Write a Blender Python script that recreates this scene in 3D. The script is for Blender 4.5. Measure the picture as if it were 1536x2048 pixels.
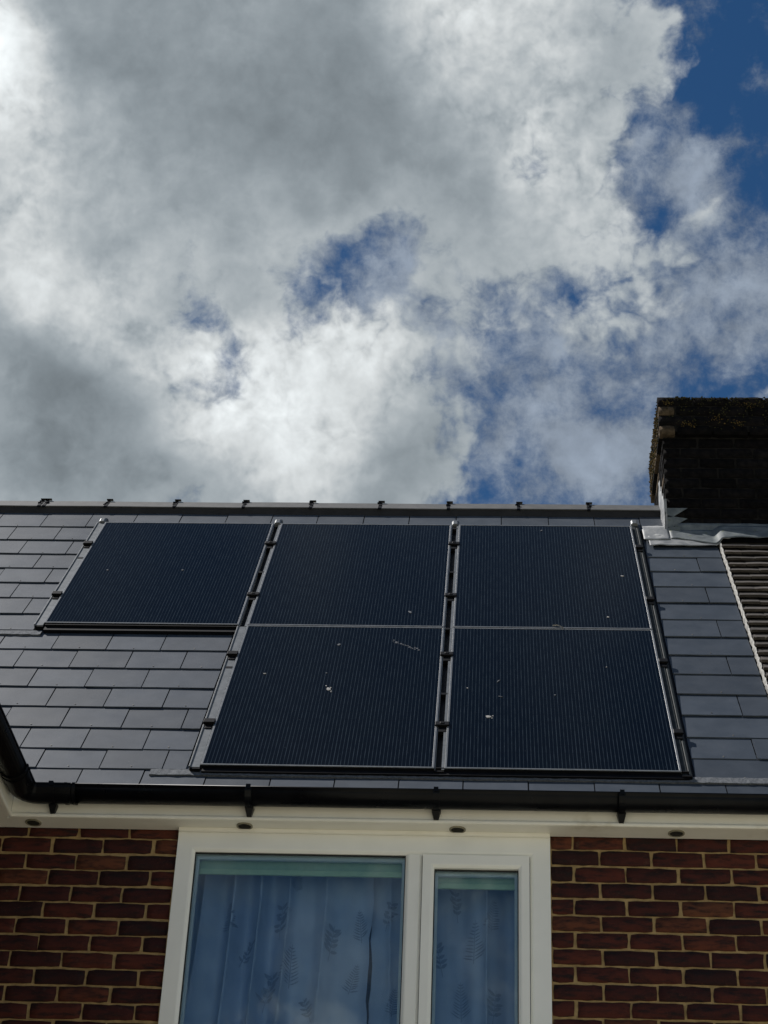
import bpy, bmesh, math, random
from mathutils import Vector, Matrix

for o in list(bpy.data.objects):
    bpy.data.objects.remove(o)
scene = bpy.context.scene
COL = scene.collection

# ------------------------------------------------------------------ camera
F_PX, IMG_W, IMG_H = 3800.0, 1536.0, 2048.0           # focal length in photo pixels
PITCH, YAW, ROLL = 0.5960252, -0.0695331, 0.0464213
EYE = Vector((0.0, -7.6945, 1.55))
GZ = 1.55                                              # heights below are measured from the eye
fwd = Vector((math.sin(YAW) * math.cos(PITCH), math.cos(YAW) * math.cos(PITCH), math.sin(PITCH)))
rt0 = Vector((math.cos(YAW), -math.sin(YAW), 0.0))
up0 = rt0.cross(fwd)
cr, sr = math.cos(ROLL), math.sin(ROLL)
RT, UP = rt0 * cr + up0 * sr, up0 * cr - rt0 * sr
cd = bpy.data.cameras.new('camera')
cam = bpy.data.objects.new('camera', cd)
COL.objects.link(cam)
m = Matrix((RT, UP, -fwd)).transposed().to_4x4()
m.translation = EYE
cam.matrix_world = m
cd.sensor_fit = 'VERTICAL'
cd.sensor_height = 36.0
cd.sensor_width = 27.0
cd.lens = F_PX / IMG_H * 36.0
cd.clip_start = 0.05
cd.clip_end = 5000.0
scene.camera = cam
scene.render.resolution_x, scene.render.resolution_y = 768, 1024


def sight(px, py):
    """world direction of a photo pixel"""
    return (fwd * F_PX + RT * (px - IMG_W / 2) + UP * (IMG_H / 2 - py)).normalized()


# ------------------------------------------------------------------ light
SUN_EL, SUN_AZ = math.radians(55.0), math.radians(-72.0)      # azimuth from +Y towards +X
to_sun = Vector((math.sin(SUN_AZ) * math.cos(SUN_EL), math.cos(SUN_AZ) * math.cos(SUN_EL), math.sin(SUN_EL)))
sd = bpy.data.lights.new('sun', 'SUN')
sd.energy = 5.0
sd.angle = math.radians(0.53)
sd.color = (1.0, 0.96, 0.91)
sun = bpy.data.objects.new('sun', sd)
COL.objects.link(sun)
sun.rotation_euler = (-to_sun).to_track_quat('-Z', 'Y').to_euler()
sun.location = (-20, 10, 30)

vs = scene.view_settings
vs.view_transform = 'Standard'
vs.look = 'None'
vs.gamma = 1.0
vs.use_curve_mapping = False
vs.exposure = 0.15
EXPO = 2.0 ** vs.exposure

# ------------------------------------------------------------------ sky: clear Nishita air with broken cloud in it
world = bpy.data.worlds.new('World')
scene.world = world
world.use_nodes = True
wt = world.node_tree
wt.nodes.clear()


class NT:
    """small node-building helper"""
    def __init__(self, tree):
        self.t = tree

    def node(self, typ, **kw):
        nd = self.t.nodes.new(typ)
        for k, v in kw.items():
            setattr(nd, k, v)
        return nd

    def put(self, sock, v):
        if isinstance(v, bpy.types.NodeSocket):
            self.t.links.new(v, sock)
        elif v is not None:
            sock.default_value = v

    def math(self, op, a, b=None, c=None, clamp=False):
        nd = self.node('ShaderNodeMath', operation=op, use_clamp=clamp)
        for s, v in zip(nd.inputs, (a, b, c)):
            self.put(s, v)
        return nd.outputs[0]

    def vmath(self, op, a, b=None, scale=None):
        nd = self.node('ShaderNodeVectorMath', operation=op)
        self.put(nd.inputs[0], a)
        if b is not None:
            self.put(nd.inputs[1], b)
        if scale is not None:
            self.put(nd.inputs['Scale'], scale)
        return nd.outputs['Value'] if op in ('DISTANCE', 'LENGTH', 'DOT_PRODUCT') else nd.outputs[0]

    def ramp(self, x, a0, a1, b0=0.0, b1=1.0, kind='SMOOTHSTEP'):
        nd = self.node('ShaderNodeMapRange', interpolation_type=kind)
        for i, v in enumerate((x, a0, a1, b0, b1)):
            self.put(nd.inputs[i], v)
        return nd.outputs[0]

    def noise(self, vec, scale, detail=2.0, rough=0.5, dist=0.0, col=False, lac=2.0):
        nd = self.node('ShaderNodeTexNoise', noise_dimensions='3D')
        self.put(nd.inputs['Vector'], vec)
        self.put(nd.inputs['Scale'], scale)
        self.put(nd.inputs['Detail'], detail)
        self.put(nd.inputs['Roughness'], rough)
        self.put(nd.inputs['Lacunarity'], lac)
        self.put(nd.inputs['Distortion'], dist)
        return nd.outputs['Color'] if col else nd.outputs[0]

    def mix(self, fac, a, b, kind='MIX'):
        nd = self.node('ShaderNodeMix', data_type='RGBA', blend_type=kind, clamp_factor=True)
        self.put(nd.inputs['Factor'], fac)
        self.put(nd.inputs['A'] if False else nd.inputs[6], a)
        self.put(nd.inputs[7], b)
        return nd.outputs[2]


S = NT(wt)
view_dir = S.node('ShaderNodeTexCoord').outputs['Generated']
sky_tex = S.node('ShaderNodeTexSky', sky_type='NISHITA')
sky_tex.sun_disc = False
sky_tex.sun_elevation = SUN_EL
sky_tex.sun_rotation = SUN_AZ
sky_tex.air_density = 1.0
sky_tex.dust_density = 0.0
sky_tex.ozone_density = 4.0
sky_tex.altitude = 100.0
SKY_K = 0.05

# turbulent displacement of the look-up direction, so that cloud outlines are ragged at every size
wa = S.vmath('SCALE', S.vmath('SUBTRACT', S.noise(view_dir, 7.0, 2.0, 0.5, col=True), (0.5, 0.5, 0.5)), scale=0.07)
wb = S.vmath('SCALE', S.vmath('SUBTRACT', S.noise(view_dir, 34.0, 2.5, 0.6, col=True), (0.5, 0.5, 0.5)), scale=0.022)
warped = S.vmath('ADD', view_dir, S.vmath('ADD', wa, wb))
mild = S.vmath('ADD', view_dir, S.vmath('SCALE', wb, scale=0.35))


def field(base, blobs):
    acc = base
    for px, py, r, amp in blobs:
        c = sight(px, py)
        d = S.vmath('DISTANCE', warped, tuple(c))
        acc = S.math('ADD', acc, S.ramp(d, 0.0, r / F_PX, amp, 0.0, 'SMOOTHERSTEP'))
    return acc


# cloud banks (where the air is moist) and lit / thick places in them
COVER = [(150, 200, 950, .55), (700, 130, 620, .45), (1030, 200, 470, .55), (40, 850, 650, .60), (620, 900, 480, .58),
         (1180, 330, 240, .14), (1330, 60, 170, .24), (830, 960, 300, .25), (540, 480, 250, .15),
         (1560, 40, 330, -.45), (1400, 330, 200, -.20), (770, 480, 170, -.34), (640, 575, 140, -.28), (900, 600, 260, .10), (1090, 700, 380, .12), (1300, 560, 260, .10),
         (1055, 300, 100, -.24), (1105, 220, 90, -.22), (1130, 80, 80, -.22), (400, 690, 150, -.30), (1270, 880, 300, -.06)]
LIGHT = [(-10, 60, 200, .42), (30, 170, 190, .34), (10, 360, 200, .16), (980, 60, 330, .26), (1150, 320, 280, .16), (60, 600, 190, .30), (220, 640, 190, .30),
         (430, 800, 240, .42), (660, 790, 280, .32), (600, 990, 200, .20), (170, 330, 300, .09), (60, 470, 240, .10), (520, 480, 260, .04), (430, 60, 200, .05),
         (120, 850, 430, -.105), (330, 960, 330, -.06), (860, 900, 200, -.11), (650, 330, 520, -.035), (880, 380, 260, -.04)]
VEIL = [(1080, 640, 520, .12), (1230, 960, 460, .16), (820, 620, 420, .10), (1450, 480, 330, .07), (1560, 40, 360, -.20), (400, 680, 300, .06), (740, 500, 280, .17)]
cover = field(0.34, COVER)
light = field(0.0, LIGHT)
veil_f = field(-0.02, VEIL)
sunward = to_sun.normalized()

f0 = S.noise(mild, 9.0, 9.0, 0.61)
f1 = S.noise(S.vmath('ADD', mild, tuple(sunward * 0.012)), 9.0, 6.0, 0.61)
fold_n = S.math('ABSOLUTE', S.math('SUBTRACT', S.noise(warped, 22.0, 4.0, 0.55), 0.5))       # rounded heads with sharp creases
heads = S.math('SUBTRACT', 0.085, fold_n)
dens = S.math('ADD', cover, S.math('MULTIPLY', S.math('SUBTRACT', f0, 0.5), 1.9))
dens = S.math('SUBTRACT', dens, S.math('MULTIPLY', heads, 1.1))
alpha = S.ramp(dens, 0.45, 0.70)
thick = S.ramp(dens, 0.60, 1.25)
thin = S.math('SUBTRACT', 1.0, S.math('MULTIPLY', thick, 0.50))
# light on the side that faces the sun, shade on the other
g0 = S.noise(mild, 46.0, 4.0, 0.58)
g1 = S.noise(S.vmath('ADD', mild, tuple(sunward * 0.0045)), 46.0, 3.0, 0.58)
relief = S.math('ADD', S.math('MULTIPLY', S.math('SUBTRACT', f0, f1), S.ramp(light, -0.1, 0.22, 0.75, 1.6)), S.math('MULTIPLY', S.math('SUBTRACT', g0, g1), S.ramp(light, -0.05, 0.22, 0.04, 0.75)))
crease = S.math('MULTIPLY', heads, S.ramp(light, 0.0, 0.25, -0.35, -1.5))
rim = S.ramp(thick, 0.0, 1.0, 0.47, 0.30)
lum = S.math('ADD', S.math('ADD', rim, S.math('MULTIPLY', S.math('ADD', relief, crease), thin)), light)
lum = S.math('MAXIMUM', lum, 0.17)
tint = S.mix(S.ramp(lum, 0.2, 0.7), (0.84, 0.98, 1.08, 1), (0.95, 1.0, 1.015, 1))
cl = S.node('ShaderNodeVectorMath', operation='SCALE')
S.put(cl.inputs[0], tint)
S.put(cl.inputs['Scale'], S.math('MULTIPLY', lum, 1.0 / EXPO / SKY_K))
# thinner broken cloud above
vp = S.vmath('ADD', mild, (3.1, 0.7, 1.9))
veil_n = S.noise(vp, 21.0, 8.0, 0.66)
vd = S.math('ADD', S.math('MULTIPLY', S.math('SUBTRACT', veil_n, 0.5), 1.9), veil_f)
veil = S.math('MULTIPLY', S.ramp(vd, -0.20, 0.34), 0.92)
veil_l = S.math('ADD', S.ramp(vd, -0.1, 0.45, 0.70, 1.10, 'LINEAR'), S.math('MULTIPLY', S.math('SUBTRACT', g0, 0.5), 0.9))
vc = S.node('ShaderNodeVectorMath', operation='SCALE')
vc.inputs[0].default_value = tuple(c / EXPO / SKY_K for c in (0.275, 0.325, 0.395))
S.put(vc.inputs['Scale'], veil_l)
veil_col = vc.outputs[0]
blue = S.node('ShaderNodeHueSaturation')
blue.inputs['Saturation'].default_value = 1.22
S.put(blue.inputs['Color'], sky_tex.outputs[0])
c1 = S.mix(veil, blue.outputs[0], veil_col)
c2 = S.mix(alpha, c1, cl.outputs[0])
bg = S.node('ShaderNodeBackground')
S.put(bg.inputs['Color'], c2)
bg.inputs['Strength'].default_value = SKY_K
wo = S.node('ShaderNodeOutputWorld')
wt.links.new(bg.outputs[0], wo.inputs['Surface'])

# ------------------------------------------------------------------ helpers
rng = random.Random(7)


def hit_y(px, py, y):
    """point where a photo pixel's sight line meets the vertical plane Y = y (the front wall is Y = 0)"""
    d = sight(px, py)
    return EYE + d * ((y - EYE.y) / d.y)


P_ROOF = 0.9198564
RC, RS = math.cos(P_ROOF), math.sin(P_ROOF)
R0 = Vector((0.0, -0.05, 3.82148 + GZ))
# roof frame: x along the eaves, v up the slope, n out of the slope (n = 0 is the top of the solar panels)
ROOF = Matrix(((1, 0, 0, 0), (0, RC, -RS, R0.y), (0, RS, RC, R0.z), (0, 0, 0, 1)))


def rp(x, v, n=0.0):
    return ROOF @ Vector((x, v, n))


def hit_roof(px, py, n=0.0):
    d = sight(px, py)
    nn = Vector((0, -RS, RC))
    p = EYE + d * (((R0 + nn * n - EYE).dot(nn)) / d.dot(nn))
    q = p - R0
    return q.x, q.y * RC + q.z * RS


class MB:
    """collects faces; build() links them as one mesh object"""
    def __init__(self):
        self.v, self.f, self.mi = [], [], []

    def add(self, pts, faces, mi=0):
        b = len(self.v)
        self.v += [tuple(p) for p in pts]
        self.f += [tuple(i + b for i in f) for f in faces]
        self.mi += [mi] * len(faces)
        return self

    def box(self, x0, x1, y0, y1, z0, z1, mi=0, tf=None):
        p = [Vector((x, y, z)) for x in (x0, x1) for y in (y0, y1) for z in (z0, z1)]
        if tf:
            p = [tf(*q) for q in p]
        return self.add(p, [(0, 1, 3, 2), (4, 6, 7, 5), (0, 4, 5, 1), (2, 3, 7, 6), (0, 2, 6, 4), (1, 5, 7, 3)], mi)

    def prism(self, poly, axis_pts, mi=0):
        """poly: list of 3D offset functions; axis_pts pairs"""
        n = len(poly)
        pts = [a + p for a in axis_pts for p in poly]
        fc = []
        for k in range(len(axis_pts) - 1):
            for i in range(n):
                j = (i + 1) % n
                fc.append((k * n + i, k * n + j, (k + 1) * n + j, (k + 1) * n + i))
        fc.append(tuple(range(n - 1, -1, -1)))
        fc.append(tuple((len(axis_pts) - 1) * n + i for i in range(n)))
        return self.add(pts, fc, mi)

    def mesh(self, name, mats, smooth=False, bevel=0.0):
        me = bpy.data.meshes.new(name)
        me.from_pydata(self.v, [], self.f)
        for mt in (mats if isinstance(mats, (list, tuple)) else [mats]):
            me.materials.append(mt)
        me.polygons.foreach_set('material_index', self.mi)
        bm = bmesh.new()
        bm.from_mesh(me)
        bmesh.ops.recalc_face_normals(bm, faces=bm.faces)
        if bevel:
            bmesh.ops.bevel(bm, geom=[e for e in bm.edges], offset=bevel, segments=1, affect='EDGES', clamp_overlap=True)
        bm.to_mesh(me)
        bm.free()
        if smooth:
            for p in me.polygons:
                p.use_smooth = True
        me.update()
        return me

    def build(self, name, mats, parent=None, smooth=False, bevel=0.0, matrix=None):
        return link(name, self.mesh(name, mats, smooth, bevel), parent, matrix)


def link(name, data, parent=None, matrix=None):
    o = bpy.data.objects.new(name, data)
    COL.objects.link(o)
    if parent is not None:
        o.parent = parent
    if matrix is not None:
        o.matrix_basis = matrix
    return o


def thing(name, label, cat, group=None, matrix=None):
    o = link(name, None, None, matrix)
    o.empty_display_size = 0.1
    o['label'] = label
    o['category'] = cat
    if group:
        o['group'] = group
    return o


def part(name, parent, matrix=None):
    """an empty part that carries sub-parts"""
    o = link(name, None, parent, matrix)
    o.empty_display_size = 0.05
    return o


# ------------------------------------------------------------------ materials
def new_mat(name):
    mt = bpy.data.materials.new(name)
    mt.use_nodes = True
    t = mt.node_tree
    t.nodes.clear()
    N = NT(t)
    out = N.node('ShaderNodeOutputMaterial')
    bs = N.node('ShaderNodeBsdfPrincipled')
    t.links.new(bs.outputs[0], out.inputs['Surface'])
    return mt, N, bs, out


def col4(c):
    return (c[0], c[1], c[2], 1.0)


def bump(N, bs, height, strength, dist):
    b = N.node('ShaderNodeBump')
    b.inputs['Strength'].default_value = strength
    b.inputs['Distance'].default_value = dist
    N.put(b.inputs['Height'], height)
    N.t.links.new(b.outputs[0], bs.inputs['Normal'])


def stuff_mat(name, c0, c1, rough=0.6, scale=20.0, detail=5.0, bump_s=0.2, bump_d=0.002, spec=0.5, metal=0.0,
              per_object=0.0, spots=None, rough2=None, fine=None):
    """two-tone noise material; per_object varies brightness from piece to piece; spots = (colour, scale, low, high)"""
    mt, N, bs, out = new_mat(name)
    pos = N.node('ShaderNodeNewGeometry').outputs['Position']
    n1 = N.noise(pos, scale, detail, 0.6)
    c = N.mix(N.ramp(n1, 0.32, 0.68), col4(c0), col4(c1))
    if per_object:
        r = N.node('ShaderNodeObjectInfo').outputs['Random']
        sc = N.node('ShaderNodeVectorMath', operation='SCALE')
        N.put(sc.inputs[0], c)
        N.put(sc.inputs['Scale'], N.ramp(r, 0.0, 1.0, 1.0 - per_object, 1.0 + per_object, 'LINEAR'))
        c = sc.outputs[0]
    if spots:
        sc_, s_, lo, hi = spots
        c = N.mix(N.ramp(N.noise(pos, s_, 4.0, 0.55), lo, hi), c, col4(sc_))
    N.put(bs.inputs['Base Color'], c)
    if rough2 is None:
        bs.inputs['Roughness'].default_value = rough
    else:
        N.put(bs.inputs['Roughness'], N.ramp(N.noise(pos, scale * 0.6, 4.0, 0.6), 0.3, 0.7, rough, rough2))
    bs.inputs['Specular IOR Level'].default_value = spec
    bs.inputs['Metallic'].default_value = metal
    if bump_s:
        bump(N, bs, N.noise(pos, fine or scale * 3.0, 5.0, 0.65), bump_s, bump_d)
    return mt


M = {}
M['slate'] = stuff_mat('slate', (.030, .041, .057), (.043, .055, .073), .50, 9.0, 6.0, .35, .0012, .34, per_object=.16,
                       spots=((.20, .20, .20), 55.0, .71, .80), rough2=.56, fine=160.0)
M['rivet'] = stuff_mat('rivet', (.03, .03, .03), (.2, .19, .17), .6, 3.0)
M['deck'] = stuff_mat('deck', (.012, .012, .013), (.02, .02, .022), .9, 8.0)
M['mortar'] = stuff_mat('mortar', (.27, .185, .08), (.42, .29, .13), .95, 30.0, 6.0, .6, .004)
M['upvc'] = stuff_mat('upvc', (.82, .80, .71), (.87, .85, .77), .38, 5.0, 5.0, .04, .001, .45,
                      spots=((.50, .45, .33), 3.2, .60, .80))
M['frame_upvc'] = stuff_mat('frame_upvc', (.85, .85, .80), (.89, .89, .84), .33, 4.0, 4.0, .03, .001, .45)
M['gasket'] = stuff_mat('gasket', (.012, .012, .013), (.02, .02, .02), .6)
M['gutter'] = stuff_mat('gutter', (.0025, .003, .0042), (.005, .0055, .007), .25, 12.0, 4.0, .05, .001, .14, rough2=.38)
M['tray'] = stuff_mat('tray', (.003, .0035, .005), (.006, .0065, .008), .6, spec=.12)
M['anod'] = stuff_mat('anodised', (.20, .21, .215), (.27, .275, .275), .38, 30.0, 4.0, .05, .0006, .5, metal=.55)
M['rail'] = stuff_mat('rail', (.13, .14, .145), (.19, .20, .205), .45, 26.0, 5.0, .08, .0008, .5, metal=.35)
M['dark_rail'] = stuff_mat('dark_rail', (.018, .023, .025), (.032, .038, .04), .6, 26.0, 5.0, .08, .0008, .10, metal=0)  # right rail: shade away from the sun put into a darker colour
M['clamp'] = stuff_mat('clamp', (.003, .003, .0035), (.006, .006, .0065), .5, spec=.12)
M['lead'] = stuff_mat('lead', (.17, .18, .19), (.31, .315, .315), .58, 14.0, 6.0, .5, .003, .45, spots=((.42, .42, .40), 9.0, .60, .76))
M['lead_dark'] = stuff_mat('lead_patina_shade', (.085, .10, .11), (.16, .18, .185), .6, 16.0, 6.0, .4, .003, .4,
                           spots=((.10, .12, .06), 22.0, .60, .75))  # patina tone that also carries the shade on the apron's right part
M['strip'] = stuff_mat('strip', (.075, .084, .095), (.14, .15, .165), .85, 90.0, 4.0, .9, .003, .4)
M['ridge'] = stuff_mat('ridge', (.070, .072, .074), (.098, .099, .099), .7, 14.0, 5.0, .3, .0015, .4, per_object=.1,
                       spots=((.34, .34, .31), 34.0, .70, .78))
M['tile'] = stuff_mat('tile', (.045, .038, .033), (.075, .065, .057), .85, 22.0, 6.0, .5, .003, .3, per_object=.3,
                      spots=((.20, .19, .16), 40.0, .66, .76))
M['verge'] = stuff_mat('verge', (.30, .29, .27), (.44, .43, .40), .95, 40.0, 5.0, .8, .004)
M['soot_brick'] = stuff_mat('soot_brick', (.004, .004, .0045), (.010, .0088, .0088), .95, 26.0, 6.0, .6, .004, .06, per_object=.35,
                            spots=((.06, .06, .055), 60.0, .72, .82))
M['pale_brick'] = stuff_mat('pale_brick', (.05, .037, .024), (.10, .074, .048), .95, 30.0, 6.0, .6, .004, .1)
M['soot_mortar'] = stuff_mat('soot_mortar', (.005, .005, .005), (.016, .015, .014), .95, 16.0, 6.0, .7, .005, .06)
M['moss'] = stuff_mat('moss', (.020, .024, .008), (.06, .055, .022), .95, 60.0, 4.0, .8, .004, .2)
M['lichen'] = stuff_mat('lichen', (.075, .052, .018), (.14, .095, .03), .95, 70.0, 4.0, .6, .003, .2)
M['dropping'] = stuff_mat('dropping', (.26, .255, .24), (.38, .37, .35), .9, 200.0)
M['dust'] = stuff_mat('dust', (.07, .08, .095), (.12, .13, .145), .9, 200.0)
M['blind'] = stuff_mat('blind', (.36, .52, .38), (.40, .57, .42), .8, 30.0, 3.0, .1, .001, .3)
M['blind_bar'] = stuff_mat('blind_bar', (.46, .64, .42), (.50, .68, .46), .6, 30.0, 3.0, .05, .001, .3)
M['white_plastic'] = stuff_mat('white_plastic', (.62, .66, .66), (.66, .7, .7), .4)
M['plaster'] = stuff_mat('plaster', (.35, .34, .31), (.4, .39, .36), .9)
M['vent_dark'] = stuff_mat('vent_dark', (.012, .012, .010), (.03, .028, .022), .8, 60.0)
M['vent_rim'] = stuff_mat('vent_rim', (.20, .185, .13), (.30, .28, .2), .55, 30.0)
M['ground'] = stuff_mat('ground', (.36, .335, .25), (.48, .45, .355), .95, .6, 6.0, .3, .02, .2)
M['print'] = stuff_mat('leaf_print', (.21, .28, .41), (.25, .32, .45), .9, 30.0, 3.0, 0)


def brick_mat():
    mt, N, bs, out = new_mat('brick')
    pos = N.node('ShaderNodeNewGeometry').outputs['Position']
    r = N.node('ShaderNodeObjectInfo').outputs['Random']
    ramp = N.node('ShaderNodeValToRGB')
    cr_ = ramp.color_ramp
    cr_.interpolation = 'LINEAR'
    stops = [(0.0, (.024, .007, .007)), (.12, (.044, .0105, .009)), (.42, (.064, .0150, .0105)), (.75, (.084, .0195, .0125)),
             (.93, (.108, .031, .016)), (1.0, (.14, .056, .025))]
    cr_.elements[0].position, cr_.elements[0].color = stops[0][0], col4(stops[0][1])
    cr_.elements[1].position, cr_.elements[1].color = stops[-1][0], col4(stops[-1][1])
    for p, c in stops[1:-1]:
        e = cr_.elements.new(p)
        e.color = col4(c)
    N.put(ramp.inputs[0], r)
    off = N.vmath('ADD', pos, N.vmath('SCALE', (1, 1, 1), scale=N.math('MULTIPLY', r, 40.0)))
    st = N.vmath('MULTIPLY', off, (.45, 1.0, 1.7))
    a = N.noise(st, 26.0, 6.0, .62)
    b = N.noise(off, 90.0, 4.0, .6)
    c = N.mix(N.ramp(a, .40, .72), ramp.outputs[0], (.012, .007, .008, 1))
    c = N.mix(N.ramp(b, .58, .78, 0, .40), c, (.13, .036, .021, 1))
    c = N.mix(N.ramp(N.noise(off, 14.0, 5.0, .6), .64, .78, 0, .4), c, (.14, .105, .065, 1))
    N.put(bs.inputs['Base Color'], c)
    bs.inputs['Roughness'].default_value = .88
    bs.inputs['Specular IOR Level'].default_value = .3
    bump(N, bs, N.math('ADD', a, b), .7, .004)
    return mt


M['brick'] = brick_mat()


def far_brick_mat():
    mt, N, bs, out = new_mat('brickwork_beyond_the_picture')
    pos = N.node('ShaderNodeNewGeometry').outputs['Position']
    sep = N.node('ShaderNodeSeparateXYZ')
    N.put(sep.inputs[0], pos)
    cmb = N.node('ShaderNodeCombineXYZ')
    N.put(cmb.inputs[0], N.math('ADD', sep.outputs[0], sep.outputs[1]))
    N.put(cmb.inputs[1], sep.outputs[2])
    bt = N.node('ShaderNodeTexBrick')
    N.put(bt.inputs['Vector'], cmb.outputs[0])
    bt.inputs['Scale'].default_value = 1.0
    bt.inputs['Brick Width'].default_value = .225
    bt.inputs['Row Height'].default_value = .075
    bt.inputs['Mortar Size'].default_value = .006
    bt.inputs['Color1'].default_value = (.05, .02, .018, 1)
    bt.inputs['Color2'].default_value = (.13, .042, .028, 1)
    bt.inputs['Mortar'].default_value = (.30, .22, .135, 1)
    N.put(bs.inputs['Base Color'], bt.outputs['Color'])
    bs.inputs['Roughness'].default_value = .9
    return mt


M['far_brick'] = far_brick_mat()


def glass_mat():
    mt, N, bs, out = new_mat('window_glass')
    N.t.nodes.remove(bs)
    fr = N.node('ShaderNodeFresnel')
    fr.inputs['IOR'].default_value = 1.5
    tr = N.node('ShaderNodeBsdfTransparent')
    tr.inputs[0].default_value = (.86, .92, .95, 1)
    gl = N.node('ShaderNodeBsdfGlossy')
    gl.inputs['Color'].default_value = (.92, .97, 1.0, 1)
    gl.inputs['Roughness'].default_value = 0.0
    pos = N.node('ShaderNodeNewGeometry').outputs['Position']
    b = N.node('ShaderNodeBump')
    b.inputs['Strength'].default_value = .05
    b.inputs['Distance'].default_value = .01
    N.put(b.inputs['Height'], N.noise(pos, 2.5, 1.0, .4))
    N.t.links.new(b.outputs[0], gl.inputs['Normal'])
    mx = N.node('ShaderNodeMixShader')
    N.put(mx.inputs[0], N.math('MULTIPLY', fr.outputs[0], 1.35, clamp=True))
    N.t.links.new(tr.outputs[0], mx.inputs[1])
    N.t.links.new(gl.outputs[0], mx.inputs[2])
    N.t.links.new(mx.outputs[0], out.inputs['Surface'])
    return mt


M['glass'] = glass_mat()


def pv_mat():
    """black laminate: fine vertical conductor wires, faint cell gaps, dust"""
    mt, N, bs, out = new_mat('photovoltaic_glass')
    tc = N.node('ShaderNodeTexCoord').outputs['Object']
    sep = N.node('ShaderNodeSeparateXYZ')
    N.put(sep.inputs[0], tc)
    x, y = sep.outputs[0], sep.outputs[1]
    pitch = 1.049 / 61.0
    fx = N.math('FRACT', N.math('DIVIDE', x, pitch))
    dx = N.math('ABSOLUTE', N.math('SUBTRACT', fx, .5))
    wire = N.ramp(dx, .0, .15, 1.0, 0.0)
    gap_y = N.ramp(N.math('ABSOLUTE', N.math('SUBTRACT', N.math('FRACT', N.math('DIVIDE', y, .0835)), .5)), .462, .49, 0.0, 1.0)
    broken = N.ramp(N.noise(N.vmath('MULTIPLY', tc, (60.0, 9.0, 1.0)), 1.0, 2.0, .5), .35, .65, .45, 1.0)
    base = N.mix(N.ramp(N.noise(tc, 3.0, 3.0, .5), .3, .7), (.0010, .0032, .0075, 1), (.0018, .0042, .0085, 1))
    c = N.mix(N.math('MULTIPLY', N.math('MULTIPLY', wire, broken), .72), base, (.050, .068, .085, 1))
    c = N.mix(N.math('MULTIPLY', gap_y, .45), c, (.002, .003, .006, 1))
    c = N.mix(N.ramp(N.noise(tc, 140.0, 2.0, .5), .74, .80), c, (.10, .11, .12, 1))
    N.put(bs.inputs['Base Color'], c)
    bs.inputs['Roughness'].default_value = .16
    bs.inputs['Specular IOR Level'].default_value = .10
    bs.inputs['IOR'].default_value = 1.35
    return mt


M['pv'] = pv_mat()


def curtain_mat():
    mt, N, bs, out = new_mat('net_curtain')
    pos = N.node('ShaderNodeNewGeometry').outputs['Position']
    c = N.mix(N.ramp(N.noise(pos, 5.0, 3.0, .5), .3, .7), (.36, .45, .62, 1), (.45, .54, .71, 1))  # white net given the blue of sky light and reflection
    N.put(bs.inputs['Base Color'], c)
    bs.inputs['Roughness'].default_value = .9
    bs.inputs['Specular IOR Level'].default_value = .1
    bump(N, bs, N.noise(N.vmath('MULTIPLY', pos, (300.0, 1.0, 300.0)), 1.0, 2.0, .5), .15, .001)
    return mt


M['curtain'] = curtain_mat()

# ------------------------------------------------------------------ ground
g = MB().add([(-600, -600, 0), (600, -600, 0), (600, 600, 0), (-600, 600, 0)], [(0, 1, 2, 3)]).build('ground', M['ground'])
g['kind'] = 'structure'

# ------------------------------------------------------------------ the house
X_PARTY = 1.345                                     # where the slates stop and the neighbour's tiles begin
X_WING = -2.226                                     # side wall of the projecting wing on the left
Z_SOF = 3.520 + GZ
Y_FAS = -0.115
house = thing('brick_house', 'red-brown brick house with dark slate roof carrying the solar panels', 'house')
house2 = thing('adjoining_house', 'adjoining house with old brown tiled roof at the right edge', 'house')

WX0, WX1 = -1.376, 0.257                            # window opening
WZ0, WZ1 = 2.28 + GZ, 3.537 + GZ
BRICK_BOTTOM = 2.30 + GZ

# wall cores: mortar behind the laid bricks, plain brickwork lower down
YM = 0.007
TH = 0.27


def wall_core(parent, x0, x1, holes=True):
    mb = MB()
    zt = Z_SOF + 0.02
    if holes:
        mb.box(x0, WX0, YM, TH, BRICK_BOTTOM, zt, 0)
        mb.box(WX1, x1, YM, TH, BRICK_BOTTOM, zt, 0)
        mb.box(x0, x1, 0.002, TH, 0, BRICK_BOTTOM - .001, 1)
    else:
        mb.box(x0, x1, YM, TH, BRICK_BOTTOM, zt, 0)
        mb.box(x0, x1, 0.002, TH, 0, BRICK_BOTTOM - .001, 1)
    return mb.build('wall', [M['mortar'], M['far_brick']], parent)


wall = wall_core(house, X_WING, X_PARTY - .001)
wall2 = wall_core(house2, X_PARTY + .001, 6.0, False)

_brick_cache = {}


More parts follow.
